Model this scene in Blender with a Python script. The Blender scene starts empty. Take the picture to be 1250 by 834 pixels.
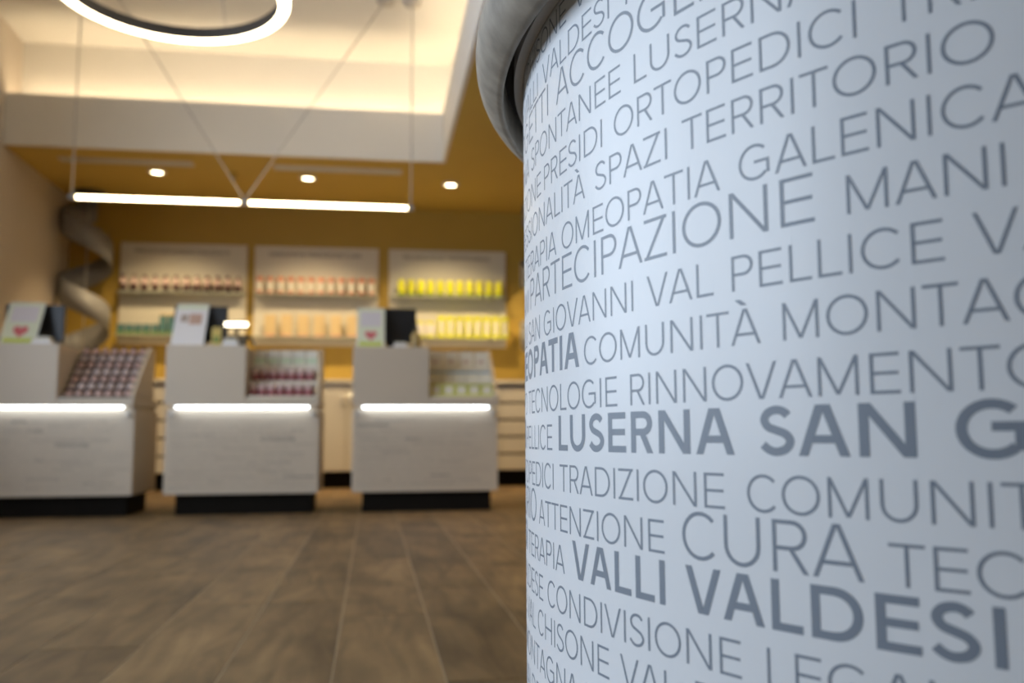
import bpy, bmesh, math, random
from mathutils import Matrix, Vector
random.seed(7)
scene = bpy.context.scene
col = scene.collection

# ------------------------------------------------------------------ camera
CAM_Z = 0.51
yaw, pitch, roll = math.radians(8.795), math.radians(6.006), math.radians(-0.293)
fwd = Vector((math.sin(yaw) * math.cos(pitch), math.cos(yaw) * math.cos(pitch), math.sin(pitch)))
r0 = Vector((math.cos(yaw), -math.sin(yaw), 0)); u0 = r0.cross(fwd)
rgt = r0 * math.cos(roll) + u0 * math.sin(roll); upv = u0 * math.cos(roll) - r0 * math.sin(roll)
cam = bpy.data.cameras.new('camera'); cam.lens = 31.68; cam.sensor_width = 36; cam.clip_start = .02
cam.dof.use_dof = True; cam.dof.focus_distance = 0.74; cam.dof.aperture_fstop = 5.2
cam_ob = bpy.data.objects.new('camera', cam); col.objects.link(cam_ob)
M = Matrix((( rgt.x, upv.x, -fwd.x, 0), (rgt.y, upv.y, -fwd.y, 0), (rgt.z, upv.z, -fwd.z, CAM_Z), (0, 0, 0, 1)))
cam_ob.matrix_world = M
scene.camera = cam_ob

# ------------------------------------------------------------------ sky, daylight, exposure
world = bpy.data.worlds.new('sky'); scene.world = world; world.use_nodes = True
world.node_tree.nodes['Background'].inputs[0].default_value = (.62, .78, 1, 1)
world.node_tree.nodes['Background'].inputs[1].default_value = 1.0
vs = scene.view_settings; vs.view_transform = 'Standard'; vs.look = 'None'; vs.gamma = 1; vs.use_curve_mapping = False
vs.exposure = 0.3
def area_light(name, loc, rot, sx, sy, power, color):
    l = bpy.data.lights.new(name, 'AREA'); l.shape = 'RECTANGLE'; l.size = sx; l.size_y = sy; l.energy = power; l.color = color
    o = bpy.data.objects.new(name, l); col.objects.link(o); o.location = loc; o.rotation_euler = rot; return o
# daylight outside the shop windows in the left wall (facing +X)
area_light('window_daylight', (-3.45, 2.45, 1.75), (0, math.radians(-90), 0), 2.3, 4.2, 205, (.73, .85, 1))

# ------------------------------------------------------------------ helpers
def tag(o, label=None, cat=None, group=None, kind=None):
    if label: o['label'] = label
    if cat: o['category'] = cat
    if group: o['group'] = group
    if kind: o['kind'] = kind
    return o
def empty(name, loc=(0, 0, 0), label=None, cat=None, group=None):
    o = bpy.data.objects.new(name, None); col.objects.link(o); o.location = loc; o.empty_display_size = .1
    return tag(o, label, cat, group)
class MB:
    def __init__(s): s.v = []; s.f = []; s.m = []; s.sm = []
    def quad(s, a, b, c, d, m=0, smooth=False):
        n = len(s.v); s.v += [a, b, c, d]; s.f.append((n, n+1, n+2, n+3)); s.m.append(m); s.sm.append(smooth); return s
    def box(s, x0, y0, z0, x1, y1, z1, m=0):
        n = len(s.v)
        s.v += [(x0,y0,z0),(x1,y0,z0),(x1,y1,z0),(x0,y1,z0),(x0,y0,z1),(x1,y0,z1),(x1,y1,z1),(x0,y1,z1)]
        for f in ((0,3,2,1),(4,5,6,7),(0,1,5,4),(1,2,6,5),(2,3,7,6),(3,0,4,7)):
            s.f.append(tuple(n+i for i in f)); s.m.append(m); s.sm.append(False)
        return s
    def prism(s, prof, x0, x1, m=0):
        """profile of (y, z) points extruded along x"""
        n = len(s.v); k = len(prof)
        s.v += [(x0, y, z) for y, z in prof] + [(x1, y, z) for y, z in prof]
        s.f += [tuple(n+i for i in range(k)), tuple(n+k+i for i in reversed(range(k)))]; s.m += [m, m]; s.sm += [False, False]
        for i in range(k):
            j = (i+1) % k; s.f.append((n+j, n+i, n+k+i, n+k+j)); s.m.append(m); s.sm.append(False)
        return s
    def lathe(s, prof, c=(0, 0, 0), seg=16, mats=None, smooth=True, closed=False):
        """profile of (r, z); c is the axis foot"""
        n = len(s.v); k = len(prof)
        for i in range(seg):
            a = 2*math.pi*i/seg
            s.v += [(c[0]+r*math.cos(a), c[1]+r*math.sin(a), c[2]+z) for r, z in prof]
        for i in range(seg):
            j = (i+1) % seg
            for q in range(k if closed else k-1):
                q2 = (q+1) % k
                s.f.append((n+i*k+q, n+j*k+q, n+j*k+q2, n+i*k+q2)); s.m.append(mats[q] if mats else 0); s.sm.append(smooth)
        return s
    def tube(s, a, b, r, seg=10, m=0, caps=True):
        a, b = Vector(a), Vector(b); d = (b-a).normalized(); p = d.orthogonal().normalized(); q = d.cross(p); n = len(s.v)
        for c in (a, b):
            for i in range(seg):
                t = 2*math.pi*i/seg; s.v.append(tuple(c + (p*math.cos(t)+q*math.sin(t))*r))
        for i in range(seg):
            j = (i+1) % seg; s.f.append((n+i, n+j, n+seg+j, n+seg+i)); s.m.append(m); s.sm.append(True)
        if caps:
            s.f += [tuple(n+i for i in reversed(range(seg))), tuple(n+seg+i for i in range(seg))]; s.m += [m, m]; s.sm += [False, False]
        return s
    def mesh(s, name, *mats):
        me = bpy.data.meshes.new(name); me.from_pydata(s.v, [], s.f)
        for m in mats: me.materials.append(m)
        me.polygons.foreach_set('material_index', s.m); me.polygons.foreach_set('use_smooth', s.sm); me.update(); return me
    def build(s, name, mats, parent=None, loc=None, bevel=0):
        if not isinstance(mats, (list, tuple)): mats = [mats]
        return link(name, s.mesh(name, *mats), parent, loc, bevel)
def link(name, me, parent=None, loc=None, bevel=0):
    o = bpy.data.objects.new(name, me); col.objects.link(o); o.parent = parent
    if loc: o.location = loc
    if bevel:
        b = o.modifiers.new('bevel', 'BEVEL'); b.width = bevel; b.segments = 2; b.limit_method = 'ANGLE'
    return o
def mat(name, base, rough=.5, metal=0, spec=.5, var=0, scale=8, bump=0, emit=None, estr=0, rnd=0, trans=0):
    """principled material with procedural noise variation"""
    m = bpy.data.materials.new(name); m.use_nodes = True; nt = m.node_tree; b = nt.nodes['Principled BSDF']
    b.inputs['Base Color'].default_value = (*base, 1); b.inputs['Roughness'].default_value = rough; b.inputs['Metallic'].default_value = metal
    b.inputs['Specular IOR Level'].default_value = spec
    if trans: b.inputs['Transmission Weight'].default_value = trans
    if emit: b.inputs['Emission Color'].default_value = (*emit, 1); b.inputs['Emission Strength'].default_value = estr
    if var or bump or rnd:
        tc = nt.nodes.new('ShaderNodeTexCoord'); ns = nt.nodes.new('ShaderNodeTexNoise'); ns.inputs['Scale'].default_value = scale; ns.inputs['Detail'].default_value = 5
        nt.links.new(tc.outputs['Object'], ns.inputs['Vector'])
        hsv = nt.nodes.new('ShaderNodeHueSaturation'); hsv.inputs['Color'].default_value = (*base, 1)
        mr = nt.nodes.new('ShaderNodeMapRange'); mr.inputs['To Min'].default_value = 1-var; mr.inputs['To Max'].default_value = 1+var
        nt.links.new(ns.outputs['Fac'], mr.inputs['Value'])
        if rnd:
            oi = nt.nodes.new('ShaderNodeObjectInfo'); m2 = nt.nodes.new('ShaderNodeMapRange'); m2.inputs['To Min'].default_value = 1-rnd; m2.inputs['To Max'].default_value = 1+rnd
            nt.links.new(oi.outputs['Random'], m2.inputs['Value'])
            mu = nt.nodes.new('ShaderNodeMath'); mu.operation = 'MULTIPLY'; nt.links.new(mr.outputs[0], mu.inputs[0]); nt.links.new(m2.outputs[0], mu.inputs[1])
            nt.links.new(mu.outputs[0], hsv.inputs['Value'])
        else: nt.links.new(mr.outputs[0], hsv.inputs['Value'])
        nt.links.new(hsv.outputs['Color'], b.inputs['Base Color'])
        if bump:
            bp = nt.nodes.new('ShaderNodeBump'); bp.inputs['Strength'].default_value = bump; bp.inputs['Distance'].default_value = .002
            nt.links.new(ns.outputs['Fac'], bp.inputs['Height']); nt.links.new(bp.outputs['Normal'], b.inputs['Normal'])
    return m

# ---- stroke lettering: every glyph is a list of strips, a strip is a list of point pairs (cap height = 1)
def g_rect(x0, y0, x1, y1, n=3):
    return [((x0 + (x1 - x0) * i / n, y0), (x0 + (x1 - x0) * i / n, y1)) for i in range(n + 1)]
def g_diag(xa, ya, xb, yb, w, n=4):
    hw = w * math.hypot(xb - xa, yb - ya) / (2 * abs(yb - ya))
    return [((xa + (xb - xa) * i / n - hw, ya + (yb - ya) * i / n), (xa + (xb - xa) * i / n + hw, ya + (yb - ya) * i / n)) for i in range(n + 1)]
def g_arc(cx, cy, rx, ry, a0, a1, w, n=20):
    out = []
    for i in range(n + 1):
        a = math.radians(a0 + (a1 - a0) * i / n); c, s = math.cos(a), math.sin(a)
        out.append(((cx + rx * c, cy + ry * s), (cx + (rx - w) * c, cy + (ry - w) * s)))
    return out
def g_curve(pts, w, sub=4):
    q = [pts[0]] + pts + [pts[-1]]; c = []
    for i in range(1, len(q) - 2):
        for k in range(sub):
            t = k / sub; p0, p1, p2, p3 = q[i-1], q[i], q[i+1], q[i+2]
            c.append(tuple(.5 * (2*p1[j] + (p2[j]-p0[j])*t + (2*p0[j]-5*p1[j]+4*p2[j]-p3[j])*t*t + (3*p1[j]-p0[j]-3*p2[j]+p3[j])*t**3) for j in (0, 1)))
    c.append(pts[-1]); out = []
    for i in range(len(c)):
        a, b = c[max(i-1, 0)], c[min(i+1, len(c)-1)]; dx, dy = b[0]-a[0], b[1]-a[1]; l = math.hypot(dx, dy)
        nx, ny = -dy / l * w / 2, dx / l * w / 2
        out.append(((c[i][0]+nx, c[i][1]+ny), (c[i][0]-nx, c[i][1]-ny)))
    return out
WID = dict(A=.92, B=.70, C=.95, D=.90, E=.68, F=.64, G=1.0, H=.86, I=0, L=.60, M=1.0, N=.88, O=1.05, P=.70, R=.72, S=.70, T=.76, U=.84, V=.92, Z=.74)
BEAR = dict(A=(.02, .02), C=(.07, .03), D=(.13, .07), E=(.13, .06), G=(.07, .11), L=(.13, .03), O=(.07, .07), P=(.13, .03), R=(.13, .05), S=(.05, .05), T=(.03, .03), V=(.02, .02), Z=(.05, .05))
def glyph(ch, w):
    acc = ch == 'À'; ch = 'A' if acc else ch
    W = WID[ch] + (w if ch == 'I' else (w - .1) * .45)
    if ch == 'A' or ch == 'V':
        hw = w * 1.1 / 2; ap = W / 2 - hw * .45; aq = W / 2 + hw * .45
        y0, y1 = (0, 1) if ch == 'A' else (1, 0)
        S = [g_diag(hw, y0, ap, y1, w), g_diag(W - hw, y0, aq, y1, w)]
        if ch == 'A':
            yb = .25; t = (yb + w / 2); S.append(g_rect(hw + (ap - hw) * t, yb, W - hw - (W - hw - aq) * t, yb + w * .92))
        if acc: S.append(g_diag(W / 2 - .02, 1.10, W / 2 - .22, 1.27, w * 1.3, 2))
    elif ch == 'C': S = [g_arc(W * .53, .5, W * .53, .515, 43, 317, w)]
    elif ch == 'O': S = [g_arc(W / 2, .5, W / 2, .515, 0, 360, w, 28)]
    elif ch == 'G':
        S = [g_arc(W * .51, .5, W * .51, .515, 47, 318, w), g_rect(W * .50, .46, W * .97, .46 + w * .95), g_rect(W * .97 - w, .14, W * .97, .46 + w * .95, 1)]
    elif ch == 'D':
        S = [g_rect(0, 0, w, 1, 1), g_rect(0, 0, W - .48, w * .95), g_rect(0, 1 - w * .95, W - .48, 1), g_arc(W - .5, .5, .5, .5, -90, 90, w)]
    elif ch in 'EF':
        S = [g_rect(0, 0, w, 1, 1), g_rect(0, 1 - w * .95, W * .98, 1), g_rect(0, .5 - w * .42, W * .95, .5 + w * .5)]
        if ch == 'E': S.append(g_rect(0, 0, W, w * .95))
    elif ch == 'H': S = [g_rect(0, 0, w, 1, 1), g_rect(W - w, 0, W, 1, 1), g_rect(0, .5 - w / 2, W, .5 + w / 2)]
    elif ch == 'I': S = [g_rect(0, 0, w, 1, 1)]
    elif ch == 'L': S = [g_rect(0, 0, w, 1, 1), g_rect(0, 0, W, w * .95)]
    elif ch == 'M':
        hw = w * 1.05 / 2
        S = [g_rect(0, 0, w, 1, 1), g_rect(W - w, 0, W, 1, 1), g_diag(hw, 1, W / 2, .03, w * .95), g_diag(W - hw, 1, W / 2, .03, w * .95)]
    elif ch == 'N':
        hw = w * .6; S = [g_rect(0, 0, w, 1, 1), g_rect(W - w, 0, W, 1, 1), g_diag(hw, 1, W - hw, 0, w * .95)]
    elif ch in 'PRB':
        r = .29; S = [g_rect(0, 0, w, 1, 1), g_rect(0, 1 - w * .95, W - r, 1), g_rect(0, 1 - 2 * r, W - r, 1 - 2 * r + w * .95), g_arc(W - r - .02, 1 - r, r, r, -90, 90, w, 12)]
        if ch == 'R': S.append(g_diag(W * .5, 1 - 2 * r + w * .5, W - w * .6, 0, w))
        if ch == 'B': S += [g_rect(0, 0, W - r, w), g_arc(W - r + .02, .22, r, .22, -90, 90, w, 12)]
    elif ch == 'S':
        i = w / 2; f = lambda x, y: (i + x * (W - w), i + y * (1 - w) * 1.02 - .01)
        S = [g_curve([f(.93, .86), f(.78, .955), f(.52, 1), f(.22, .935), f(.07, .77), f(.2, .6), f(.5, .515), f(.84, .42), f(1, .25), f(.84, .07), f(.5, 0), f(.22, .05), f(0, .17)], w)]
    elif ch == 'T': S = [g_rect(0, 1 - w * .95, W, 1), g_rect(W / 2 - w / 2, 0, W / 2 + w / 2, 1, 1)]
    elif ch == 'U': S = [g_rect(0, .4, w, 1, 1), g_rect(W - w, .4, W, 1, 1), g_arc(W / 2, .41, W / 2, .425, 180, 360, w, 14)]
    elif ch == 'Z':
        hw = w * 1.3 / 2; S = [g_rect(0, 1 - w * .95, W, 1), g_rect(0, 0, W, w * .95), g_diag(hw, 0, W - hw, 1, w)]
    return W, S
def layout(text, w):
    """left edge, width of each glyph and total outer width, cap height = 1"""
    x = 0; out = []
    for i, ch in enumerate(text):
        if ch == ' ': x += .42; out.append((x, 0)); continue
        k = 'A' if ch == 'À' else ch
        b = BEAR.get(k, (.13, .13))
        if i and text[i-1] != ' ': x += b[0]
        W, _ = glyph(ch, w); out.append((x, W)); x += W
        if i < len(text) - 1 and text[i+1] != ' ': x += b[1]
    return out, x

# ------------------------------------------------------------------ materials
WARM = (1, .74, .42); COOL = (.82, .92, 1)
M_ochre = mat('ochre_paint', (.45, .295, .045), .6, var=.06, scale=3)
M_ochre_uplit = mat('ochre_paint_uplit', (.56, .385, .08), .7, var=.05, scale=3)  # the wall ochre made lighter: uplight on the soffit put into the colour
M_white = mat('white_plaster', (.78, .75, .70), .7, var=.03, scale=4)
M_beige = mat('beige_plaster', (.56, .49, .41), .7, var=.04, scale=3)
M_corian = mat('white_laminate', (.58, .49, .385), .45, var=.02, scale=5)
M_cabinet = mat('cream_laminate', (.72, .66, .55), .4, var=.02)
M_dark = mat('black_plinth', (.010, .008, .006), .8, spec=.1, var=.2)
M_black = mat('black_plastic', (.012, .012, .014), .4, var=.1)
M_board = mat('panel_white', (.64, .60, .50), .5, var=.02)
M_steel = mat('brushed_steel', (.6, .6, .6), .3, metal=1, var=.05)
M_cocoa = mat('cocoa_tray', (.10, .065, .055), .5, var=.1)
M_shelf = mat('frosted_glass', (.62, .66, .58), .25, var=.03)
_sn = M_shelf.node_tree; _st = _sn.nodes.new('ShaderNodeBsdfTransparent'); _sm = _sn.nodes.new('ShaderNodeMixShader'); _sm.inputs[0].default_value = .8
_so = [n for n in _sn.nodes if n.type == 'OUTPUT_MATERIAL'][0]
_sn.links.new(_st.outputs[0], _sm.inputs[1]); _sn.links.new(_sn.nodes['Principled BSDF'].outputs[0], _sm.inputs[2]); _sn.links.new(_sm.outputs[0], _so.inputs['Surface'])
M_grey = mat('grey_ribbon', (.25, .245, .24), .5, var=.05)
M_glow_cool = mat('cool_led', (.9, .9, .9), .5, emit=COOL, estr=5, var=.001)
M_glow_warm = mat('warm_tube', (.9, .9, .9), .5, emit=(1, .80, .48), estr=10, var=.001)
M_ring_glow = mat('ring_diffuser', (.9, .9, .9), .5, emit=(1, .83, .55), estr=7.5, var=.001)
M_cove = mat('cove_strip', (.9, .9, .9), .5, emit=(1, .80, .52), estr=14, var=.001)
M_down = mat('downlight_lens', (.9, .9, .9), .5, emit=(1, .84, .55), estr=12, var=.001)
M_bronze = mat('dark_bronze', (.05, .042, .034), .4, metal=.3, var=.1)
M_cable = mat('grey_cable', (.50, .47, .43), .5, var=.05)
M_stone = mat('grey_stone', (.30, .265, .215), .6, spec=.3, var=.55, scale=40, bump=.4)
M_gap = mat('dark_gap', (.02, .014, .008), .8, var=.2)
M_print = mat('white_print_film', (.80, .82, .84), .34, spec=.45, var=.008, scale=2)
M_ink = mat('grey_ink', (.225, .26, .31), .42, spec=.4, var=.03, scale=40)
M_faint = mat('faint_ink', (.42, .355, .28), .5, var=.1, scale=30)
M_mid = mat('warm_grey_ink', (.16, .14, .12), .5, var=.1, scale=30)

def plank_material():
    m = bpy.data.materials.new('wood_plank'); m.use_nodes = True; nt = m.node_tree; N = nt.nodes; Lk = nt.links; b = N['Principled BSDF']
    tc = N.new('ShaderNodeTexCoord'); oi = N.new('ShaderNodeObjectInfo')
    ad = N.new('ShaderNodeVectorMath'); ad.operation = 'ADD'; Lk.new(tc.outputs['Object'], ad.inputs[0])
    sc = N.new('ShaderNodeVectorMath'); sc.operation = 'SCALE'; sc.inputs[0].default_value = (31, 17, 5); Lk.new(oi.outputs['Random'], sc.inputs['Scale']); Lk.new(sc.outputs[0], ad.inputs[1])
    mp = N.new('ShaderNodeMapping'); mp.inputs['Scale'].default_value = (9, 1.6, 1); Lk.new(ad.outputs[0], mp.inputs['Vector'])
    n1 = N.new('ShaderNodeTexNoise'); n1.inputs['Scale'].default_value = 1.6; n1.inputs['Detail'].default_value = 7; n1.inputs['Distortion'].default_value = 1.2; Lk.new(mp.outputs[0], n1.inputs['Vector'])
    mp2 = N.new('ShaderNodeMapping'); mp2.inputs['Scale'].default_value = (5, 2.6, 1); Lk.new(ad.outputs[0], mp2.inputs['Vector'])
    n2 = N.new('ShaderNodeTexNoise'); n2.inputs['Scale'].default_value = 1.1; n2.inputs['Detail'].default_value = 3; Lk.new(mp2.outputs[0], n2.inputs['Vector'])
    cr = N.new('ShaderNodeValToRGB'); cr.color_ramp.elements[0].position = .32; cr.color_ramp.elements[0].color = (.112, .069, .031, 1)
    cr.color_ramp.elements[1].position = .68; cr.color_ramp.elements[1].color = (.20, .128, .058, 1); Lk.new(n1.outputs['Fac'], cr.inputs['Fac'])
    mr = N.new('ShaderNodeMapRange'); mr.inputs['From Min'].default_value = .3; mr.inputs['From Max'].default_value = .7; mr.inputs['To Min'].default_value = .62; mr.inputs['To Max'].default_value = 1.25; Lk.new(n2.outputs['Fac'], mr.inputs['Value'])
    m2 = N.new('ShaderNodeMapRange'); m2.inputs['To Min'].default_value = .8; m2.inputs['To Max'].default_value = 1.15; Lk.new(oi.outputs['Random'], m2.inputs['Value'])
    mu = N.new('ShaderNodeMath'); mu.operation = 'MULTIPLY'; Lk.new(mr.outputs[0], mu.inputs[0]); Lk.new(m2.outputs[0], mu.inputs[1])
    hs = N.new('ShaderNodeHueSaturation'); Lk.new(cr.outputs['Color'], hs.inputs['Color']); Lk.new(mu.outputs[0], hs.inputs['Value']); Lk.new(hs.outputs['Color'], b.inputs['Base Color'])
    b.inputs['Roughness'].default_value = .55; b.inputs['Specular IOR Level'].default_value = .3
    bp = N.new('ShaderNodeBump'); bp.inputs['Strength'].default_value = .3; bp.inputs['Distance'].default_value = .002; Lk.new(n1.outputs['Fac'], bp.inputs['Height']); Lk.new(bp.outputs['Normal'], b.inputs['Normal'])
    return m
M_plank = plank_material()
M_grout = mat('pale_joint', (.34, .275, .185), .7, var=.1)

# ------------------------------------------------------------------ the room
XL, XR, YB, YF = -3.13, 4.6, 9.8, -3.2          # left, right, back (far) and front (behind the camera) walls
ZS, ZF, ZC = 3.0, 3.455, 4.05                   # lower ochre ceiling, top of the white fascia, raised ceiling
XC, YC = 0.605, 8.0                             # edges of the raised ceiling field
def struct(name, mb, m, parent=None):
    o = mb.build(name, m, parent)
    if parent is None: o['kind'] = 'structure'
    return o
floor = struct('floor', MB().box(XL - .2, YF - .2, -.12, XR + .2, YB + .2, -.0012), M_grout)
# floorboards: joints 0.239 m apart, running away from the camera
PW, PL, GAP = .239, 1.2, .0045
pm = MB().box(-PW/2 + GAP/2, 0, -.012, PW/2 - GAP/2, PL - GAP, 0).mesh('floor_plank', M_plank)
x_start = -.08 - 13 * PW
for i in range(33):
    cx = x_start + (i + .5) * PW
    if cx - PW/2 < XL - .02: continue
    off = (0, .55, .95, .3, .75)[i % 5]
    if i == 12: off = .55
    for j in range(9):
        y0 = .0 + off - PL + j * PL
        if y0 > YB - .1 or y0 + PL < .4: continue
        link('floor_plank', pm, floor, (cx, y0, 0))
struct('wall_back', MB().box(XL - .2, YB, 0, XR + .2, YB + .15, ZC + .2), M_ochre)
# left wall with three shop windows (outside the frame of the photograph)
wl = MB(); WZ0, WZ1 = .55, 2.95; wy = [(.4, 1.7), (1.85, 3.15), (3.3, 4.6)]
wl.box(XL - .15, YF, 0, XL, YB, WZ0).box(XL - .15, YF, WZ1, XL, YB, ZC + .2)
ys = [YF] + [v for a in wy for v in a] + [YB]
for k in range(0, len(ys), 2): wl.box(XL - .15, ys[k], WZ0, XL, ys[k+1], WZ1)
struct('wall_left', wl, M_beige)
M_unseen_dark = mat('unseen_dark_wall', (.075, .05, .035), .5, var=.25, scale=6)  # unseen walls coloured dark to cut the light bounced onto the round counter
struct('wall_right', MB().box(XR, YF, 0, XR + .15, YB, ZC + .2), M_unseen_dark)
struct('wall_front', MB().box(XL - .2, YF - .15, 0, XR + .2, YF, ZC + .2), M_unseen_dark)
M_glass = bpy.data.materials.new('window_glass'); M_glass.use_nodes = True
_nt = M_glass.node_tree; _nt.nodes.clear()
_o = _nt.nodes.new('ShaderNodeOutputMaterial'); _mx = _nt.nodes.new('ShaderNodeMixShader'); _t = _nt.nodes.new('ShaderNodeBsdfTransparent'); _g = _nt.nodes.new('ShaderNodeBsdfGlossy')
_g.inputs['Roughness'].default_value = .02; _mx.inputs[0].default_value = .06
_nt.links.new(_t.outputs[0], _mx.inputs[1]); _nt.links.new(_g.outputs[0], _mx.inputs[2]); _nt.links.new(_mx.outputs[0], _o.inputs[0])
for n, (a, b) in enumerate(wy):
    w = MB().box(XL - .08, a, WZ0, XL - .07, b, WZ1).build('window_%d' % (n + 1), M_glass); w['kind'] = 'structure'
    f = MB(); t = .05
    f.box(XL - .12, a, WZ0, XL - .03, a + t, WZ1).box(XL - .12, b - t, WZ0, XL - .03, b, WZ1).box(XL - .12, a + t, WZ0, XL - .03, b - t, WZ0 + t).box(XL - .12, a + t, WZ1 - t, XL - .03, b - t, WZ1)
    f.build('window_frame', M_bronze, w)
# raised ceiling with light coves along its far and right edges
struct('ceiling', MB().box(XL - .1, YF, ZC, XC + .42, YC + .42, ZC + .1), M_white)
sof = MB().box(XL - .1, YC + .03, ZS, XR, YB, ZS + .05).box(XC + .03, YF, ZS, XR, YC + .03, ZS + .05)
struct('ceiling_soffit', sof, M_ochre_uplit)
trim = MB().box(XL, YC, ZS - .001, XC + .03, YC + .03, ZF).box(XC, YF, ZS - .001, XC + .03, YC, ZF)
struct('trim_1', trim, M_white)
cw = MB().box(XL, YC + .03, ZF - .14, XC + .36, YC + .36, ZF - .12).box(XC + .03, YF, ZF - .14, XC + .36, YC + .03, ZF - .12)     # ledge of the cove
cw.box(XL, YC + .34, ZF - .12, XC + .36, YC + .36, ZC).box(XC + .34, YF, ZF - .12, XC + .36, YC + .34, ZC)                        # inner wall
struct('trim_2', cw, M_white)
cv = empty('cove_light', (XC, YC, ZF - .12), 'hidden warm light strip glowing above the white ceiling fascia', 'cove light')
MB().box(XL + .02 - XC, .08, .004, .08, .11, .03).build('light_strip', M_cove, cv)
MB().box(.08, YF + .1 - YC, .004, .11, .06, .03).build('light_strip', M_cove, cv)

# ------------------------------------------------------------------ the round printed counter in the foreground
CX, CY, CR = 0.77885, 0.77679, 0.63822
rc = empty('round_counter', (CX, CY, 0), 'round white counter covered in grey printed words with grey stone top', 'counter')
pan = MB().lathe([(CR, .045), (CR, .905)], seg=512).build('print_panel', M_print, rc)
pan['label'] = 'white film printed with grey words'
MB().lathe([(0, 0), (CR - .05, 0), (CR - .05, .06), (0, .06)], seg=96, smooth=False).build('plinth', M_dark, rc)
MB().lathe([(.648, .885), (CR + .03, .885), (CR + .03, .895), (.648, .895)], seg=160, smooth=False, closed=True).build('shadow_gap', M_gap, rc)
MB().lathe([(CR + .0008, .862), (.6475, .864), (.6475, .90), (CR + .0008, .90)], seg=192, smooth=False, closed=True).build('panel_lip', mat('lip_grey', (.55, .53, .51), .5, var=.05), rc)
prof = [(.659, .886), (.6585, .8475)]
for k in range(0, 17):
    a = math.radians(-68 + k * (158 / 16)); prof.append((.644 + .042 * math.cos(a), .884 + .042 * math.sin(a)))
prof += [(.60, .926), (.3, .926), (0, .926)]
top = MB().lathe(prof, seg=224).build('worktop', M_stone, rc); top['label'] = 'grey stone worktop with thick rounded edge'

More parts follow.
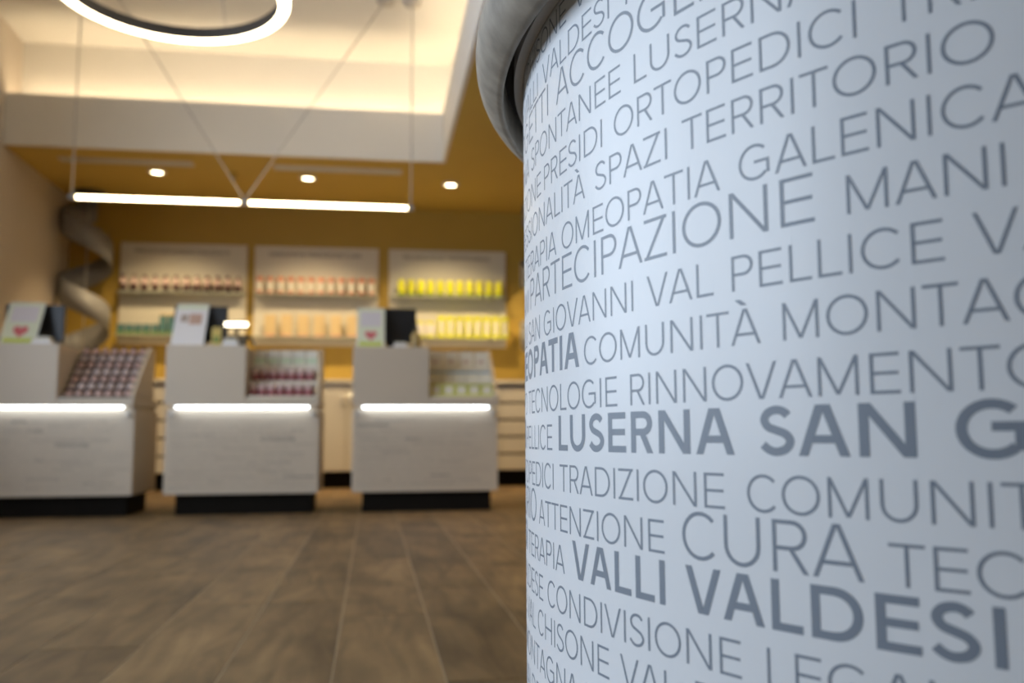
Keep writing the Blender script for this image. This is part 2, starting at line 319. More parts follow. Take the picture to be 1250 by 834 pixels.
THIN, BOLD = .087, .172
def text_mesh(words, pt):
    """words = [(text, weight, start, unit width, baseline, cap)], pt(s, h) puts a point on the printed surface"""
    mb = MB()
    for text, w, s0, sx, h, cap in words:
        for ch, (x, W) in zip(text, layout(text, w)[0]):
            if ch == ' ': continue
            for strip in glyph(ch, w)[1]:
                n = len(mb.v)
                for a, b in strip:
                    mb.v += [pt(s0 + (x + a[0]) * sx, h + a[1] * cap), pt(s0 + (x + b[0]) * sx, h + b[1] * cap)]
                for k in range(len(strip) - 1):
                    mb.f.append((n+2*k, n+2*k+1, n+2*k+3, n+2*k+2)); mb.m.append(0); mb.sm.append(False)
    return mb
RT = CR + .00012
def on_panel(s, h):
    a = -s / CR
    return (RT * math.sin(a), RT * math.cos(a), h)
C1, C2 = .0207, .0272
LINES = [  # baseline, words: text, weight, cap height, start along the panel, unit width
 (.8387, [('VAL CHISONE', THIN, C1, .8930, .02281), ('VAL PELLICE', THIN, C1, 1.1240, .0232)]),
 (.8089, [('VALLI', THIN, C1, .9400, .0233), ('VALDESI', THIN, C1, 1.0424, .02445), ('TERRITORIO', THIN, C1, 1.1935, .0232)]),
 (.7786, [('PROGETTI', THIN, C2, .852, .0310), ('ACCOGLIENZA', THIN, C2, 1.0816, .03106)]),
 (.7487, [('SPONTANEE', THIN, C1, .9910, .02383), ('LUSERNA', THIN, C1, 1.2095, .02405)]),
 (.7175, [('PREVENZIONE', THIN, C1, .8000, .0240), ('PRESIDI', THIN, C1, 1.0451, .02465), ('ORTOPEDICI', THIN, C1, 1.1834, .02335), ('TRE', THIN, C1, 1.3966, .0220)]),
 (.6869, [('PROFESSIONALITÀ', THIN, C1, .8405, .0236), ('SPAZI', THIN, C1, 1.1548, .02451), ('TERRITORIO', THIN, C1, 1.2577, .02308)]),
 (.6557, [('TERAPIA', THIN, C1, .9396, .02459), ('OMEOPATIA', THIN, C1, 1.0915, .02368), ('GALENICA', THIN, C1, 1.3030, .02236)]),
 (.6243, [('PARTECIPAZIONE', THIN, C2, .9802, .03163), ('MANI', THIN, C1, 1.3705, .02221)]),
 (.5931, [('SAN', THIN, C1, .9661, .02174), ('GIOVANNI', THIN, C1, 1.0394, .02335), ('VAL', THIN, C1, 1.2191, .02364), ('PELLICE', THIN, C1, 1.2952, .02323), ('VALLI', THIN, C1, 1.4311, .0215)]),
 (.5615, [('OMEOPATIA', .19, C2, .8505, .03114), ('COMUNITÀ', THIN, C1, 1.1331, .02349), ('MONTAGNA', THIN, C1, 1.3296, .02217)]),
 (.5301, [('TECNOLOGIE', THIN, C1, .9623, .02366), ('RINNOVAMENTO', THIN, C1, 1.1981, .02298)]),
 (.4987, [('PELLICE', THIN, C1, .9418, .0228), ('LUSERNA', BOLD, C2, 1.0792, .03248), ('SAN', BOLD, C2, 1.3112, .03166), ('GIOVANNI', BOLD, C2, 1.4184, .0304)]),
 (.4673, [('ORTOPEDICI', THIN, C1, .8640, .02383), ('TRADIZIONE', THIN, C1, 1.0808, .02438), ('COMUNITÀ', THIN, C1, 1.3015, .02242)]),
 (.4363, [('TERRITORIO', THIN, .028, .7640, .0294), ('ATTENZIONE', THIN, C1, 1.0152, .02443), ('CURA', THIN, .028, 1.2487, .03142), ('TECNOLOGIE', THIN, C1, 1.3839, .02347)]),
 (.4050, [('TERAPIA', THIN, C1, .9521, .02453), ('VALLI', BOLD, C2, 1.1066, .03242), ('VALDESI', BOLD, C2, 1.2505, .03117)]),
 (.3740, [('VALDESE', THIN, C1, .8870, .0229), ('CONDIVISIONE', THIN, C1, 1.0442, .02424), ('LEGAMI', THIN, C1, 1.3116, .0237)]),
 (.3448, [('VAL', THIN, C1, .9360, .0226), ('CHISONE', THIN, C1, 1.0074, .02482), ('VAL', THIN, C1, 1.1797, .02416), ('PELLICE', THIN, C1, 1.2570, .0232)]),
 (.3138, [('MONTAGNA', THIN, C1, .9104, .02412), ('LUSERNA', THIN, C1, 1.1300, .0238), ('COMUNITÀ', THIN, C1, 1.2980, .0228)]),
 (.2828, [('VALDESE', THIN, C1, .9080, .0235), ('SPAZI', THIN, C1, 1.0590, .0238), ('TRADIZIONE', THIN, C1, 1.1650, .0236), ('CURA', THIN, C1, 1.3800, .0228)]),
]
shift = 0
for k in range(7):       # the print goes on in the same way below the frame
    LINES.append((.2518 - .031 * k, [(t, w, c, s + (.03, -.05, .06, -.02)[k % 4], u) for t, w, c, s, u in LINES[(3, 11, 5, 7, 14, 9, 6)[k]][1]]))
for h, words in LINES:
    for t, w, cap, s, u in words:
        o = text_mesh([(t, w, s, u, h, cap)], on_panel).build('printed_word', M_ink, pan)
    # the same line repeated on round the rest of the panel
    ends = [s + layout(t, w)[1] * u for t, w, c, s, u in words]
    first, last = words[0][3], ends[-1]; period = last - first + .014; rest = []
    for n in (-1, 1, 2, 3, 4, 5, 6):
        for (t, w, cap, s, u), e in zip(words, ends):
            s2, e2 = s + n * period, e + n * period
            if s2 < first - .45 or e2 > first - .46 + 2 * math.pi * CR: continue
            rest.append((t, w, s2, u, h, cap))
    if rest:
        o = text_mesh(rest, on_panel).build('printed_line', M_ink, pan); o['kind'] = 'stuff'

# ------------------------------------------------------------------ service counters
ORD = ['first', 'second', 'third', 'fourth', 'fifth', 'sixth', 'seventh', 'eighth', 'ninth', 'tenth', 'eleventh', 'twelfth', 'thirteenth']
FY = 6.24
VOC = ['ACCOGLIENZA', 'TERRITORIO', 'PRESIDI', 'SPAZI', 'OMEOPATIA', 'GALENICA', 'COMUNITÀ', 'MONTAGNA', 'TECNOLOGIE', 'TRADIZIONE', 'ATTENZIONE', 'CURA', 'CONDIVISIONE', 'LEGAMI', 'TERAPIA', 'VALLI', 'RINNOVAMENTO', 'PARTECIPAZIONE', 'MANI']
COUNT = [(-2.56, -1.555, -2.03, 'left'), (-1.36, -.36, -.845, 'middle'), (-.135, .868, .385, 'right')]
CLAB = ['white service counter on the left with a tray of small pink bottles', 'white service counter in the middle with a tray of red jars', 'white service counter on the right with a tray of green and pale boxes']
TRAY_Y0, TRAY_Z0, TRAY_Y1, TRAY_Z1 = 6.30, .785, 6.74, 1.125
for ci, (x0, x1, xs, nm) in enumerate(COUNT):
    c = empty('service_counter', ((x0 + x1) / 2, FY, 0), CLAB[ci], 'counter', 'service counters')
    ox = (x0 + x1) / 2; X = lambda v: v - ox; Y = lambda v: v - FY
    MB().box(X(x0), Y(FY + .048), .135, X(x1), Y(FY + .70), .70).build('body', M_corian, c, bevel=.004)
    MB().box(X(x0 + .02), Y(FY + .065), .70, X(x1 - .02), Y(FY + .69), .722).build('recess_back', M_corian, c)
    MB().box(X(x0 + .07), Y(FY + .10), 0, X(x1 - .045), Y(FY + .62), .135).build('plinth', M_dark, c)
    # upper block: front apron across, a plain screen block on the left, open sloping bay on the right
    up = MB().box(X(x0), Y(FY), .722, X(xs), Y(FY + .62), 1.128)
    up.build('screen_block', M_corian, c, bevel=.004)
    MB().box(X(xs + .001), Y(FY), .722, X(x1), Y(FY + .70), .775).build('apron', M_corian, c, bevel=.003)
    # the bay is a flight of steps for the products
    steps = [(6.345 + .135 * k - .067, .79 + .112 * k) for k in range(3)] if ci else [(6.327 + .056 * r, .79 + .0515 * r) for r in range(7)]
    pf = [(Y(6.262), .776), (Y(6.262), steps[0][1])]
    for (ya, za), (yb_, zb_) in zip(steps, steps[1:]): pf += [(Y(yb_), za), (Y(yb_), zb_)]
    pf += [(Y(6.76), steps[-1][1]), (Y(6.76), .776)]
    tr = MB()
    for q, (ya, za) in enumerate(steps):
        y2 = steps[q+1][0] if q + 1 < len(steps) else 6.76
        MB().box(X(xs + .002), Y(6.262 if q == 0 else ya), .776, X(x1 - .026), Y(y2), za).build('tray_step', M_cabinet if ci else M_cocoa, c)
    MB().prism([(Y(6.262), .776), (Y(6.262), .80), (Y(6.68), 1.15), (Y(6.80), 1.15), (Y(6.80), .776)], X(x1 - .025), X(x1)).build('side_panel', M_corian, c, bevel=.003)
    MB().box(X(x0 + .068), Y(FY + .012), .706, X(x1 - .068), Y(FY + .04), .720).build('light_strip', M_glow_cool, c)
    for hx in (x0 + .045, x1 - .035):
        MB().tube((X(hx), Y(FY + .048), .668), (X(hx), Y(FY + .008), .668), .011).lathe([(0, -.004), (.02, -.004), (.02, .004), (0, .004)], (X(hx), Y(FY + .008), .668), 12).build('bag_hook', M_steel, c)
    # printed words on the front
    rnd = random.Random(ci + 3); faint, dark = [], []
    zz = .61
    while zz > .155:
        xx = .02 + rnd.random() * .03; cap = rnd.choice([.017, .017, .022])
        while xx < x1 - x0 - .12:
            t = rnd.choice(VOC); u = cap * 1.1; wl_ = layout(t, THIN)[1] * u
            if xx + wl_ > x1 - x0 - .02: break
            (dark if rnd.random() < .10 else faint).append((t, .19 if rnd.random() < .3 else THIN, xx, u, zz, cap)); xx += wl_ + .02
        zz -= .031
    fp = lambda s, h: (X(x0) + s, Y(FY + .0475), h)
    text_mesh(faint, fp).build('printed_words', M_faint, c)['kind'] = 'stuff'
    text_mesh(dark, fp).build('printed_words', M_mid, c)['kind'] = 'stuff'

# ------------------------------------------------------------------ things in the trays
P_pink = mat('pink_glass', (.70, .47, .41), .25, var=.05, rnd=.12)
P_pale = mat('pale_cap', (.76, .61, .56), .4, var=.03, rnd=.1)
P_darkcap = mat('dark_cap', (.12, .06, .06), .35, var=.05)
P_red = mat('red_jar', (.34, .11, .12), .3, var=.05, rnd=.1)
P_blush = mat('blush_label', (.60, .44, .40), .4, var=.04)
P_lime = mat('lime_box', (.62, .62, .16), .5, var=.04)
P_ivory = mat('ivory_card', (.80, .76, .66), .5, var=.04)
P_blue = mat('blue_print', (.28, .40, .52), .5, var=.04)
P_mint = mat('mint_card', (.62, .72, .52), .5, var=.04)
P_yellow = mat('yellow_bottle', (.78, .78, .012), .35, var=.04, rnd=.08)
P_yelgreen = mat('green_band', (.36, .46, .03), .4, var=.04)
P_salmon = mat('salmon_jar', (.66, .24, .13), .35, var=.04, rnd=.08)
P_tan = mat('tan_box', (.66, .50, .26), .55, var=.04, rnd=.06)
P_teal = mat('teal_box', (.07, .17, .18), .45, var=.05, rnd=.15)
P_tealgreen = mat('green_box_base', (.14, .25, .08), .45, var=.05)
P_brown = mat('brown_bottle', (.10, .05, .045), .3, var=.05, rnd=.1)
P_orange = mat('orange_band', (.70, .35, .20), .45, var=.05)

def scatter(me, name, items, cat, group, lift=.0008):
    """items = [(location, label)]: one object each, sharing a mesh"""
    for loc, label in items: tag(link(name, me, None, (loc[0], loc[1], loc[2] + lift)), label, cat, group)
# left tray: rows of small bottles on the slope
nb = MB(); nb.lathe([(0, 0), (.023, 0), (.025, .004), (.025, .026), (.012, .032), (.012, .034)], seg=10, mats=[0]*5)
nb.lathe([(.0125, .030), (.0125, .052), (.011, .054), (0, .054)], seg=8, mats=[1]*3)
nb_a = nb.mesh('pink_bottle', P_pink, P_darkcap); nb_b = nb.mesh('pale_bottle', P_pale, P_darkcap)
it = {0: [], 1: []}
for r in range(7):
    for k in range(7):
        y = 6.355 + .056 * r; z = .79 + .0515 * r
        x = -1.990 + .0625 * k
        it[r % 2].append(((x, y, z), '%s small bottle, %s from left, %s row up in left counter tray' % (('pink', 'pale pink')[r % 2], ORD[k], ORD[r])))
scatter(nb_a, 'small_bottle', it[0], 'bottle', 'small bottles in the left counter tray')
scatter(nb_b, 'small_bottle', it[1], 'bottle', 'small bottles in the left counter tray')
# middle tray: two rows of red jars, a row of mint cartons behind
jar = MB().lathe([(0, 0), (.031, 0), (.031, .045), (.028, .047), (.032, .049), (.032, .082), (0, .084)], seg=12, mats=[0, 0, 0, 1, 1, 1]).mesh('red_jar', P_red, P_blush)
scatter(jar, 'cream_jar', [((-.805 + .062 * k, 6.345 + .135 * r, .79 + .112 * r), 'red jar with pale lid, %s from left, %s row of middle counter tray' % (ORD[k], ('front', 'second')[r])) for r in range(2) for k in range(7)], 'jar', 'red jars in the middle counter tray')
car = MB().box(-.042, -.03, 0, .042, .03, .115, 0).box(-.038, -.0306, .02, .038, -.0301, .06, 1).mesh('mint_carton', P_ivory, P_mint)
scatter(car, 'mint_carton', [((-.795 + .09 * k, 6.615, 1.014), 'pale mint carton, %s from left, back row of middle counter tray' % ORD[k]) for k in range(5)], 'box', 'cartons in the middle counter tray')
# right tray: lime boxes in front, striped boxes, ivory boxes behind
b1 = MB().box(-.043, -.03, 0, .043, .03, .088, 0).box(-.029, -.0306, .018, .029, -.0301, .07, 1).mesh('lime_box', P_lime, P_ivory)
b2 = MB().box(-.043, -.03, 0, .043, .03, .085, 0).box(-.043, -.0306, .060, .043, -.0301, .074, 1).mesh('striped_box', P_ivory, P_blue)
b3 = MB().box(-.051, -.03, 0, .051, .03, .118, 0).box(-.03, -.0306, .03, .02, -.0301, .05, 1).mesh('ivory_box', P_ivory, P_blush)
scatter(b1, 'lime_box', [((.436 + .09 * k, 6.345, .79), 'lime green box with white label, %s from left, front row of right tray' % ORD[k]) for k in range(5)], 'box', 'lime boxes in the right counter tray')
scatter(b2, 'striped_box', [((.436 + .09 * k, 6.48, .902), 'pale box with blue stripe, %s from left, middle row of right tray' % ORD[k]) for k in range(5)], 'box', 'striped boxes in the right counter tray')
scatter(b3, 'ivory_box', [((.455 + .112 * k, 6.615, 1.014), 'ivory box with pink mark, %s from left, back row of right tray' % ORD[k]) for k in range(4)], 'box', 'ivory boxes in the right counter tray')

# ------------------------------------------------------------------ things on the counters
TOPZ = 1.1288
def monitor(x0, x1, z0, z1, y, label):
    m = empty('monitor', ((x0 + x1) / 2, y, TOPZ), label, 'monitor', 'monitors on the service counters'); w = (x1 - x0) / 2
    MB().box(-w, -.012, z0 - TOPZ, w, .018, z1 - TOPZ).build('screen_housing', M_black, m, bevel=.006)
    MB().box(-w + .02, .018, z0 - TOPZ + .02, w - .02, .0195, z1 - TOPZ - .02).build('screen', mat('screen_glass', (.02, .02, .025), .15, var=.05), m)
    MB().box(-.03, .019, .012, .03, .045, z0 - TOPZ + .09).build('neck', M_black, m)
    MB().box(-.11, -.06, 0, .11, .09, .012).build('base', M_black, m, bevel=.004)
monitor(-2.50, -2.115, 1.175, 1.43, 6.60, 'black monitor behind the heart leaflet on the left counter')
monitor(-1.39, -1.025, 1.185, 1.44, 6.60, 'black monitor behind the photo leaflet on the middle counter')
monitor(-.06, .31, 1.19, 1.445, 6.60, 'black monitor beside the red-marked leaflet on the right counter')
L_white = mat('leaflet_paper', (.78, .76, .77), .4, var=.02)
L_green = mat('leaflet_green', (.70, .74, .58), .45, var=.02)
L_heart = mat('leaflet_pink', (.62, .14, .16), .45, var=.05)
L_skin = mat('leaflet_photo', (.55, .36, .28), .45, var=.3, scale=30)
L_lav = mat('leaflet_lavender', (.66, .62, .66), .45, var=.03)
L_lime = mat('leaflet_lime', (.55, .62, .10), .45, var=.03)
M_acrylic = mat('clear_acrylic', (.85, .87, .86), .15, spec=.5, var=.01)
def leaflet(xc, y, w, hgt, lean, label, kind):
    e = empty('leaflet_stand', (xc, y, TOPZ), label, 'leaflet stand', 'leaflet stands on the service counters')
    k = lean / hgt; nn = math.sqrt(1 + k * k)
    def slab(x0, x1, t0, t1, d0, d1, m, name, par=None):
        """x across, t up the sheet, d towards the viewer"""
        def P(x, t, d): return (x, t * k - d / nn, .008 + t + d * k / nn)
        v = [P(x0,t0,d0),P(x1,t0,d0),P(x1,t0,d1),P(x0,t0,d1),P(x0,t1,d0),P(x1,t1,d0),P(x1,t1,d1),P(x0,t1,d1)]
        mb = MB(); mb.v = v; mb.f = [(0,3,2,1),(4,5,6,7),(0,1,5,4),(1,2,6,5),(2,3,7,6),(3,0,4,7)]; mb.f = [tuple(reversed(f)) for f in mb.f]; mb.m = [0]*6; mb.sm = [False]*6
        return mb.build(name, m, par or e)
    MB().box(-w/2, -.03, 0, w/2, lean * .8, .008).build('foot', M_acrylic, e)
    slab(-w/2, w/2, 0, hgt, -.004, 0, M_acrylic, 'holder')
    sh = slab(-w/2 + .004, w/2 - .004, .004, hgt - .004, .0005, .0015, L_green if kind != 'photo' else L_white, 'leaflet')
    if kind == 'photo':
        slab(-w/2 + .004, w/2 - .004, hgt * .86, hgt - .004, .0016, .002, L_green, 'printed_band', sh)
        slab(-w * .32, -w * .10, hgt * .56, hgt * .74, .0016, .002, mat('leaflet_brown', (.42, .33, .27), .45, var=.3, scale=30), 'printed_picture', sh)
        slab(-w * .06, w * .34, hgt * .50, hgt * .76, .0016, .002, L_skin, 'printed_picture', sh)
    else:
        slab(-w * .38, w * .38, hgt * .52, hgt * .90, .0016, .002, L_lav, 'printed_block', sh)
        slab(-w * .42, w * .40, .008, hgt * .13, .0016, .002, L_lime, 'printed_band', sh)
        # heart / oval mark
        mb = MB(); n = 24; cz = hgt * .30; pts = []
        for i in range(n):
            t = 2 * math.pi * i / n
            hx = 16 * math.sin(t) ** 3 / 17; hz = (13 * math.cos(t) - 5 * math.cos(2*t) - 2 * math.cos(3*t) - math.cos(4*t)) / 17
            if kind == 'oval': hz *= .6
            x, t_ = hx * w * .23, cz + hz * w * .23
            pts.append((x, t_ * k - .0022 / nn, .008 + t_ + .0022 * k / nn))
        mb.v = pts; mb.f = [tuple(range(n))]; mb.m = [0]; mb.sm = [False]; mb.build('printed_heart', L_heart, sh)
leaflet(-2.335, 6.37, .225, .30, .17, 'pale green leaflet with pink heart leaning on the left counter', 'heart')
leaflet(-1.255, 6.37, .215, .31, .19, 'white leaflet with two photos leaning on the middle counter', 'photo')
leaflet(-.018, 6.37, .195, .30, .17, 'pale green leaflet with red heart leaning on the right counter', 'heart')
# small items
def pad(x, w, h, label):
    e = empty('paper_pad', (x, 6.30, TOPZ), label, 'paper pad')
    MB().box(-w/2, -.04, 0, w/2, .04, h * .5).build('pad', L_white, e, bevel=.003); MB().box(-w/2 + .008, -.036, h * .5, w/2 - .008, .036, h).build('top_sheets', M_board, e)
pad(-2.15, .12, .045, 'small white paper pad in front of the left monitor')
pad(.185, .095, .036, 'small white paper pad in front of the right monitor')
pad(-.955, .10, .05, 'small white paper pad in front of the black card terminal')
yb = empty('yellow_carton', (-1.065, 6.40, TOPZ), 'small yellow and green carton beside the card terminal', 'box')
MB().box(-.03, -.02, 0, .03, .02, .11).build('carton', mat('carton_yellow', (.60, .46, .12), .5, var=.2, scale=40), yb, bevel=.002)
MB().box(-.02, -.0212, .03, .02, -.0205, .075).build('printed_label', mat('carton_green', (.20, .26, .06), .5, var=.1), yb)
MB().prism([(-.02, .11), (.02, .11), (0, .14)], -.03, .03).build('flap', mat('carton_top', (.55, .42, .14), .5, var=.1), yb)
bt = empty('dispenser_bottle', (.300, 6.42, TOPZ), 'amber pump bottle at the right edge of the right monitor', 'bottle')
MB().lathe([(0, 0), (.034, 0), (.036, .01), (.036, .10), (.014, .125), (.014, .14)], seg=14).build('bottle', mat('amber_gel', (.42, .30, .12), .25, var=.1), bt)
MB().lathe([(.016, .135), (.016, .16), (.006, .162), (.006, .19), (0, .19)], seg=10).box(-.008, -.05, .185, .008, .008, .195).build('pump', M_black, bt)
ct = empty('card_terminal', (-.955, 6.50, TOPZ), 'black payment terminal with glowing display bar on the middle counter', 'terminal')
MB().prism([(-.06, 0), (-.06, .04), (.05, .105), (.07, .10), (.07, 0)], -.075, .075).build('housing', M_black, ct, bevel=.006)
MB().box(-.012, .03, .09, .012, .05, .15).build('display_post', M_black, ct)
MB().box(-.085, .02, .145, .085, .055, .20).build('display_housing', M_black, ct, bevel=.006)
MB().box(-.078, .012, .160, .078, .0195, .188).build('display', mat('display_glow', (.9, .9, .9), .4, emit=(1, .88, .62), estr=5, var=.001), ct)
hs_ = MB(); hp = [(.075, 0, .09), (.10, -.005, .08), (.115, -.01, .05), (.125, -.01, .015)]
for a, b in zip(hp, hp[1:]): hs_.tube(a, b, .013, 8)
hs_.build('handset', M_black, ct)

# ------------------------------------------------------------------ back cabinets along the far wall
CYF = 9.28
bw = MB().box(XL + .02, CYF - .02, 1.055, 2.6, YB - .005, 1.09).build('back_worktop', M_cabinet, bevel=.004)
tag(bw, 'long cream worktop on the drawer cabinets along the ochre wall', 'worktop')
LABX = ['behind the left counter', 'left of the gap before the middle counter', 'behind the middle counter, left', 'behind the middle counter, right', 'seen between middle and right counters', 'behind the right counter, left', 'behind the right counter, right', 'beside the round printed counter', 'at the far right end of the row']
ux = XL + .03; wds = [.63] * 9
for k, uw in enumerate(wds):
    e = empty('drawer_cabinet', (ux + uw / 2, CYF, 0), 'cream cabinet %s' % LABX[k], 'cabinet', 'cabinets along the back wall')
    MB().box(-uw/2, .022, .165, uw/2, YB - CYF - .01, 1.054).build('carcass', M_cabinet, e)
    MB().box(-uw/2, .07, 0, uw/2, YB - CYF - .01, .164).build('plinth', M_dark, e)
    if k in (4,):
        for s in (-1, 1):
            d = MB().box(-uw/4 + .003, 0, .17, uw/4 - .003, .02, 1.045).build('door', M_cabinet, e, (s * uw / 4, 0, 0), bevel=.003)
            MB().tube((-s * (uw/4 - .04), -.018, .80), (-s * (uw/4 - .04), -.018, .95), .006).build('handle', M_steel, d)
    else:
        dh = .175
        for q in range(5):
            z0 = .17 + q * dh
            d = MB().box(-uw/2 + .003, 0, z0, uw/2 - .003, .02, z0 + dh - .028).build('drawer_front', M_cabinet, e, bevel=.003)
            MB().box(-uw/2 + .003, .012, z0 + dh - .027, uw/2 - .003, .021, z0 + dh - .002).build('finger_groove', mat('groove', (.20, .17, .12), .6, var=.05) if 'groove' not in bpy.data.materials else bpy.data.materials['groove'], d)
    ux += uw

# ------------------------------------------------------------------ shelf panels on the ochre wall
PAN = [(-2.61, -1.335, 'left', 'PRESIDI ORTOPEDICI GALENICA'), (-1.255, .047, 'middle', 'OMEOPATIA TRADIZIONE CURA'), (.16, 1.44, 'right', 'TECNOLOGIE TERAPIA MANI')]
BYF = YB - .05
for x0, x1, nm, ttl in PAN:
    e = empty('shelf_panel', ((x0 + x1) / 2, YB, 1.48), 'white shelf panel with two product shelves, %s of three on ochre wall' % nm, 'shelf panel', 'shelf panels on the back wall')
    w = (x1 - x0) / 2
    MB().box(-w, -.05, 0, w, 0, 1.065).build('back_board', M_board, e, bevel=.004)
    for z, lv in ((.085, 'lower'), (.535, 'upper')):
        s = empty('glass_shelf', ((x0 + x1) / 2, YB - .05, 1.48 + z), '%s glass shelf full of products on the %s wall panel' % (lv, nm), 'shelf', 'glass shelves on the wall panels')
        MB().box(-w + .01, -.145, -.008, w - .01, 0, 0).build('glass_plate', M_shelf, s)
        for sx in (-w * .7, w * .7): MB().prism([(0, -.008), (-.09, -.008), (0, -.05)], sx - .006, sx + .006).build('bracket', M_steel, s)
    tw = layout(ttl, .15)[1]; u = w * 1.5 / tw
    text_mesh([(ttl, .15, -w * .78, u, .955, .05)], lambda s, h: (s, -.0506, h)).build('printed_header', M_mid, e)
SZ1, SZ0 = 1.48 + .535, 1.48 + .085
PY = YB - .155
def row(me, name, x0, dx, n, z, lab, cat, grp, y=PY):
    scatter(me, name, [((x0 + dx * k, y, z), lab % ORD[k]) for k in range(n)], cat, grp)
m = MB().lathe([(0, 0), (.035, 0), (.035, .07), (.035, .075), (.035, .135), (.018, .145), (.018, .17), (0, .17)], seg=12, mats=[0, 0, 1, 1, 0, 0, 0]).mesh('brown_bottle', P_brown, P_blush)
row(m, 'brown_bottle', -2.545, .1035, 12, SZ1, 'brown bottle with pink label, %s from left, top shelf of left panel', 'bottle', 'brown bottles on the left panel')
m = MB().box(-.032, -.03, 0, .032, .03, .035, 1).box(-.032, -.03, .035, .032, .03, .105, 0).mesh('teal_box', P_teal, P_tealgreen)
row(m, 'teal_box', -2.55, .083, 5, SZ0, 'low teal and green box, %s from left, lower shelf of left panel', 'box', 'low teal boxes on the left panel')
m = MB().box(-.030, -.03, 0, .030, .03, .035, 1).box(-.030, -.03, .035, .030, .03, .195, 0).box(-.030, -.03, .195, .030, .03, .215, 2).mesh('tall_teal_box', P_teal, P_tealgreen, P_tan)
row(m, 'tall_teal_box', -2.14, .078, 4, SZ0, 'tall teal box with tan top, %s from left, lower shelf of left panel', 'box', 'tall teal boxes on the left panel')
m = MB().lathe([(0, 0), (.035, 0), (.035, .03), (.035, .128), (.036, .13), (.036, .172), (0, .174)], seg=12, mats=[0, 0, 1, 0, 0, 0]).mesh('salmon_jar', P_salmon, P_ivory)
row(m, 'salmon_jar', -1.185, .1055, 12, SZ1, 'salmon jar with white label, %s from left, top shelf of middle panel', 'jar', 'salmon jars on the middle panel')
m = MB().box(-.056, -.03, 0, .056, .03, .225, 0).box(-.056, -.0305, .0, .056, -.0301, .018, 1).mesh('tan_box', P_tan, P_orange)
row(m, 'tan_box', -1.07, .169, 7, SZ0, 'tan product box, %s from left, lower shelf of middle panel', 'box', 'tan boxes on the middle panel')
m = MB().lathe([(0, 0), (.036, 0), (.036, .035), (.036, .145), (.03, .16), (.022, .178), (0, .18)], seg=12, mats=[1, 1, 0, 0, 0, 0]).mesh('yellow_bottle', P_yellow, P_yelgreen)
row(m, 'yellow_bottle', .29, .1055, 11, SZ1, 'yellow bottle with green base, %s from left, top shelf of right panel', 'bottle', 'yellow bottles on the right panel')
m = MB().box(-.045, -.03, 0, .045, .03, .03, 0).box(-.045, -.03, .03, .045, .03, .15, 1).box(-.045, -.03, .15, .045, .03, .175, 0).mesh('low_yellow_box', P_yellow, P_ivory)
row(m, 'low_yellow_box', .26, .115, 4, SZ0, 'low white and yellow box, %s from left, lower shelf of right panel', 'box', 'low yellow boxes on the right panel')
m = MB().box(-.040, -.03, 0, .040, .03, .04, 0).box(-.040, -.03, .04, .040, .03, .185, 1).box(-.040, -.03, .185, .040, .03, .235, 0).box(-.040, -.0305, .04, -.022, -.0301, .185, 0).box(.026, -.0305, .04, .040, -.0301, .185, 0).mesh('tall_yellow_box', P_yellow, P_ivory)
row(m, 'tall_yellow_box', .72, .098, 8, SZ0, 'tall white box with yellow bands, %s from left, lower shelf of right panel', 'box', 'tall yellow boxes on the right panel')

# ------------------------------------------------------------------ spiral ribbons hanging at both ends of the wall
def spiral(cx, cy, zt, zb, r, pitch, wd, label, ph0):
    e = empty('spiral_ribbon', (cx, cy, zb), label, 'spiral ornament', 'spiral ribbons at the wall ends')
    mb = MB(); n = int((zt - wd - zb) / pitch * 32)
    for i in range(n + 1):
        a = ph0 + i * 2 * math.pi / 32; z = zt - wd - i * pitch / 32 - zb
        for rr, zz in ((r, z), (r, z + wd), (r - .008, z + wd), (r - .008, z)): mb.v.append((rr * math.cos(a), rr * math.sin(a), zz))
    for i in range(n):
        for q in range(4):
            mb.f.append((i*4+q, i*4+(q+1) % 4, i*4+4+(q+1) % 4, i*4+4+q)); mb.m.append(0); mb.sm.append(q in (0, 2))
    mb.f += [(0, 3, 2, 1), (n*4, n*4+1, n*4+2, n*4+3)]; mb.m += [0, 0]; mb.sm += [False, False]
    mb.build('ribbon', M_grey, e)
    MB().lathe([(0, zt - zb - .02), (.16, zt - zb - .02), (.16, zt - zb), (0, zt - zb)], seg=20).build('ceiling_mount', M_bronze, e)
    MB().tube((0, 0, 0), (0, 0, zt - zb), .006).build('suspension_rod', M_cable, e)
spiral(-2.862, 9.48, ZS, 1.092, .24, .67, .25, 'grey spiral ribbon hanging in the corner beside the left wall', math.radians(87))
spiral(1.80, 9.48, ZS, 1.092, .24, .67, .25, 'grey spiral ribbon half hidden behind the round printed counter', math.radians(200))

# ------------------------------------------------------------------ lamps
TY, TZ = 7.08, 2.325
pl = empty('tube_pendant', (-1.0, TY, TZ), 'pair of slim warm light tubes hung in line from thin cables', 'pendant lamp')
MB().tube((-1.23, 0, 0), (-.035, 0, 0), .015, 14).build('light_tube', M_glow_warm, pl)
MB().tube((.035, 0, 0), (1.255, 0, 0), .015, 14).build('light_tube', M_glow_warm, pl)
for a, b in ((-1.285, -1.23), (-.035, .035), (1.255, 1.31)): MB().tube((a, 0, 0), (b, 0, 0), .022, 14).build('end_cap', M_cable, pl)
for xa, xb in ((-1.262, -1.262), (0, -1.07), (0, 1.07), (1.285, 1.285)):
    c = MB().tube((xa, 0, .02), (xb, 0, ZC - TZ), .006, 6).build('cable', M_cable, pl)
    MB().lathe([(0, ZC - TZ - .03), (.07, ZC - TZ - .03), (.075, ZC - TZ), (0, ZC - TZ)], (xb, 0, 0), 20).build('ceiling_rose', M_cable, c)
RX, RY, RZ = -.915, 4.06, 2.5
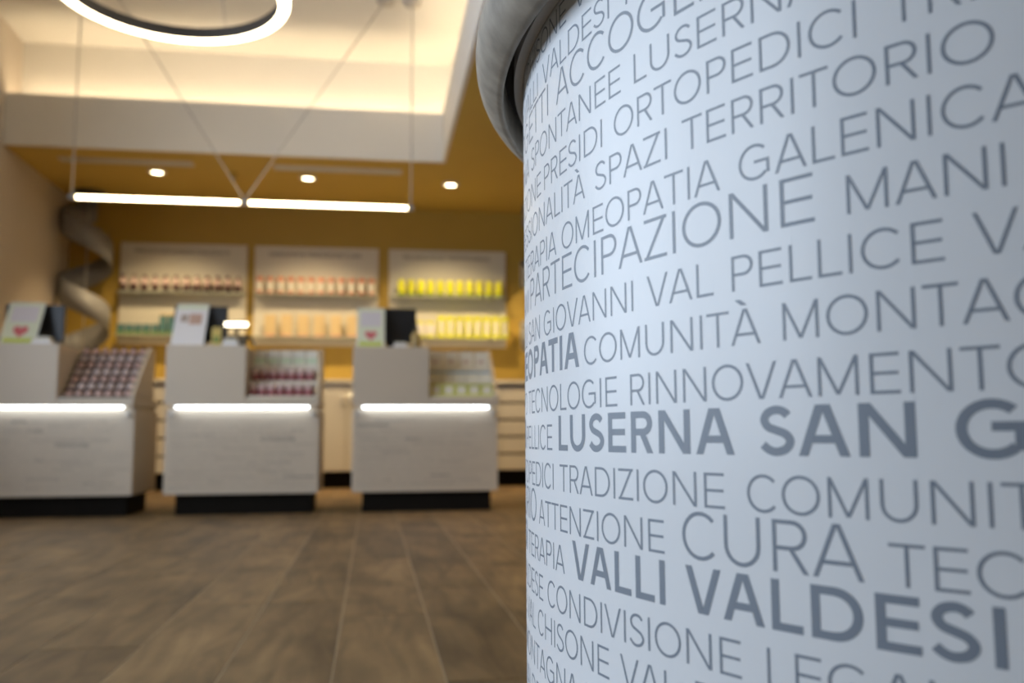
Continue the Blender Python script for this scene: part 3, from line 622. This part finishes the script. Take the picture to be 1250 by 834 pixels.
rl = empty('ring_lamp', (RX, RY, RZ), 'large round ring lamp with dark rim and glowing underside', 'pendant lamp')
RO, RI, RH = .513, .468, .06
MB().lathe([(RO, .004), (RO, RH), (RI, RH), (RI, .004)], seg=96, smooth=False, closed=True).build('ring_body', M_bronze, rl)
MB().lathe([(RO - .001, -.004), (RO + .004, .004), (RO + .004, .022), (RO + .001, .022), (RO + .001, .003), (RI + .001, .003), (RI + .001, -.004)], seg=96, smooth=False, closed=True).build('diffuser', M_ring_glow, rl)
for k in range(3):
    a = math.radians(70 + 120 * k)
    MB().tube((.48 * math.cos(a), .48 * math.sin(a), RH), (.06 * math.cos(a), .06 * math.sin(a), ZC - RZ - .03), .003, 6).build('cable', M_cable, rl)
MB().lathe([(0, ZC - RZ - .04), (.1, ZC - RZ - .04), (.1, ZC - RZ), (0, ZC - RZ)], seg=24).build('ceiling_rose', M_white, rl)
DL = ['recessed round spotlight in ochre ceiling, %s of three in view' % s for s in ('left', 'middle', 'right')] + ['added unseen recessed spotlight behind the round counter, %s' % s for s in ('next to the ochre wall', 'second from the ochre wall', 'third from the ochre wall')]
for k, (x, y) in enumerate([(-2.02, 8.645), (-.638, 8.66), (.74, 8.70), (2.12, 8.70), (2.12, 6.4), (2.12, 4.1)]):  # the last three are unseen, added to warm the right-hand floor and soffit
    d = empty('downlight', (x, y, ZS), DL[k], 'downlight', 'recessed spotlights')
    MB().lathe([(.056, 0), (.085, 0), (.085, -.012), (.056, -.02)], seg=28, closed=True).build('trim_ring', M_board, d)
    MB().lathe([(0, -.008), (.056, -.008)], seg=28).build('lens', M_down, d)
    l = bpy.data.lights.new('spot_beam', 'SPOT'); l.energy = 135; l.color = (1, .75, .42); l.spot_size = math.radians(105); l.spot_blend = .8; l.shadow_soft_size = .06
    lo = bpy.data.objects.new('spot_beam', l); col.objects.link(lo); lo.parent = d; lo.location = (0, 0, -.03); lo.rotation_euler = (math.radians(14) if y > 8 else 0, 0, 0)
for k, (a, b) in enumerate([(-2.79, -1.64), (-.93, .25)]):
    v = empty('air_vent', ((a + b) / 2, 8.36, ZS), 'slim white linear air vent in ochre ceiling, %s of the pair' % ('left', 'right')[k], 'vent', 'linear vents'); w = (b - a) / 2
    MB().box(-w, -.06, -.010, w, .06, 0).build('frame', M_board, v)
    for q in range(3): MB().box(-w + .02, -.045 + .035 * q, -.018, w - .02, -.028 + .035 * q, -.0105).build('slat', M_board, v)
sd = empty('smoke_detector', (-1.328, 8.63, ZS), 'small round smoke detector between the two spotlights', 'detector')
MB().lathe([(0, -.04), (.03, -.04), (.045, -.015), (.045, 0)], seg=20).build('housing', M_ochre, sd)
MB().lathe([(0, -.05), (.015, -.05), (.018, -.0405), (0, -.0405)], seg=12).build('sensor', M_grey, sd)
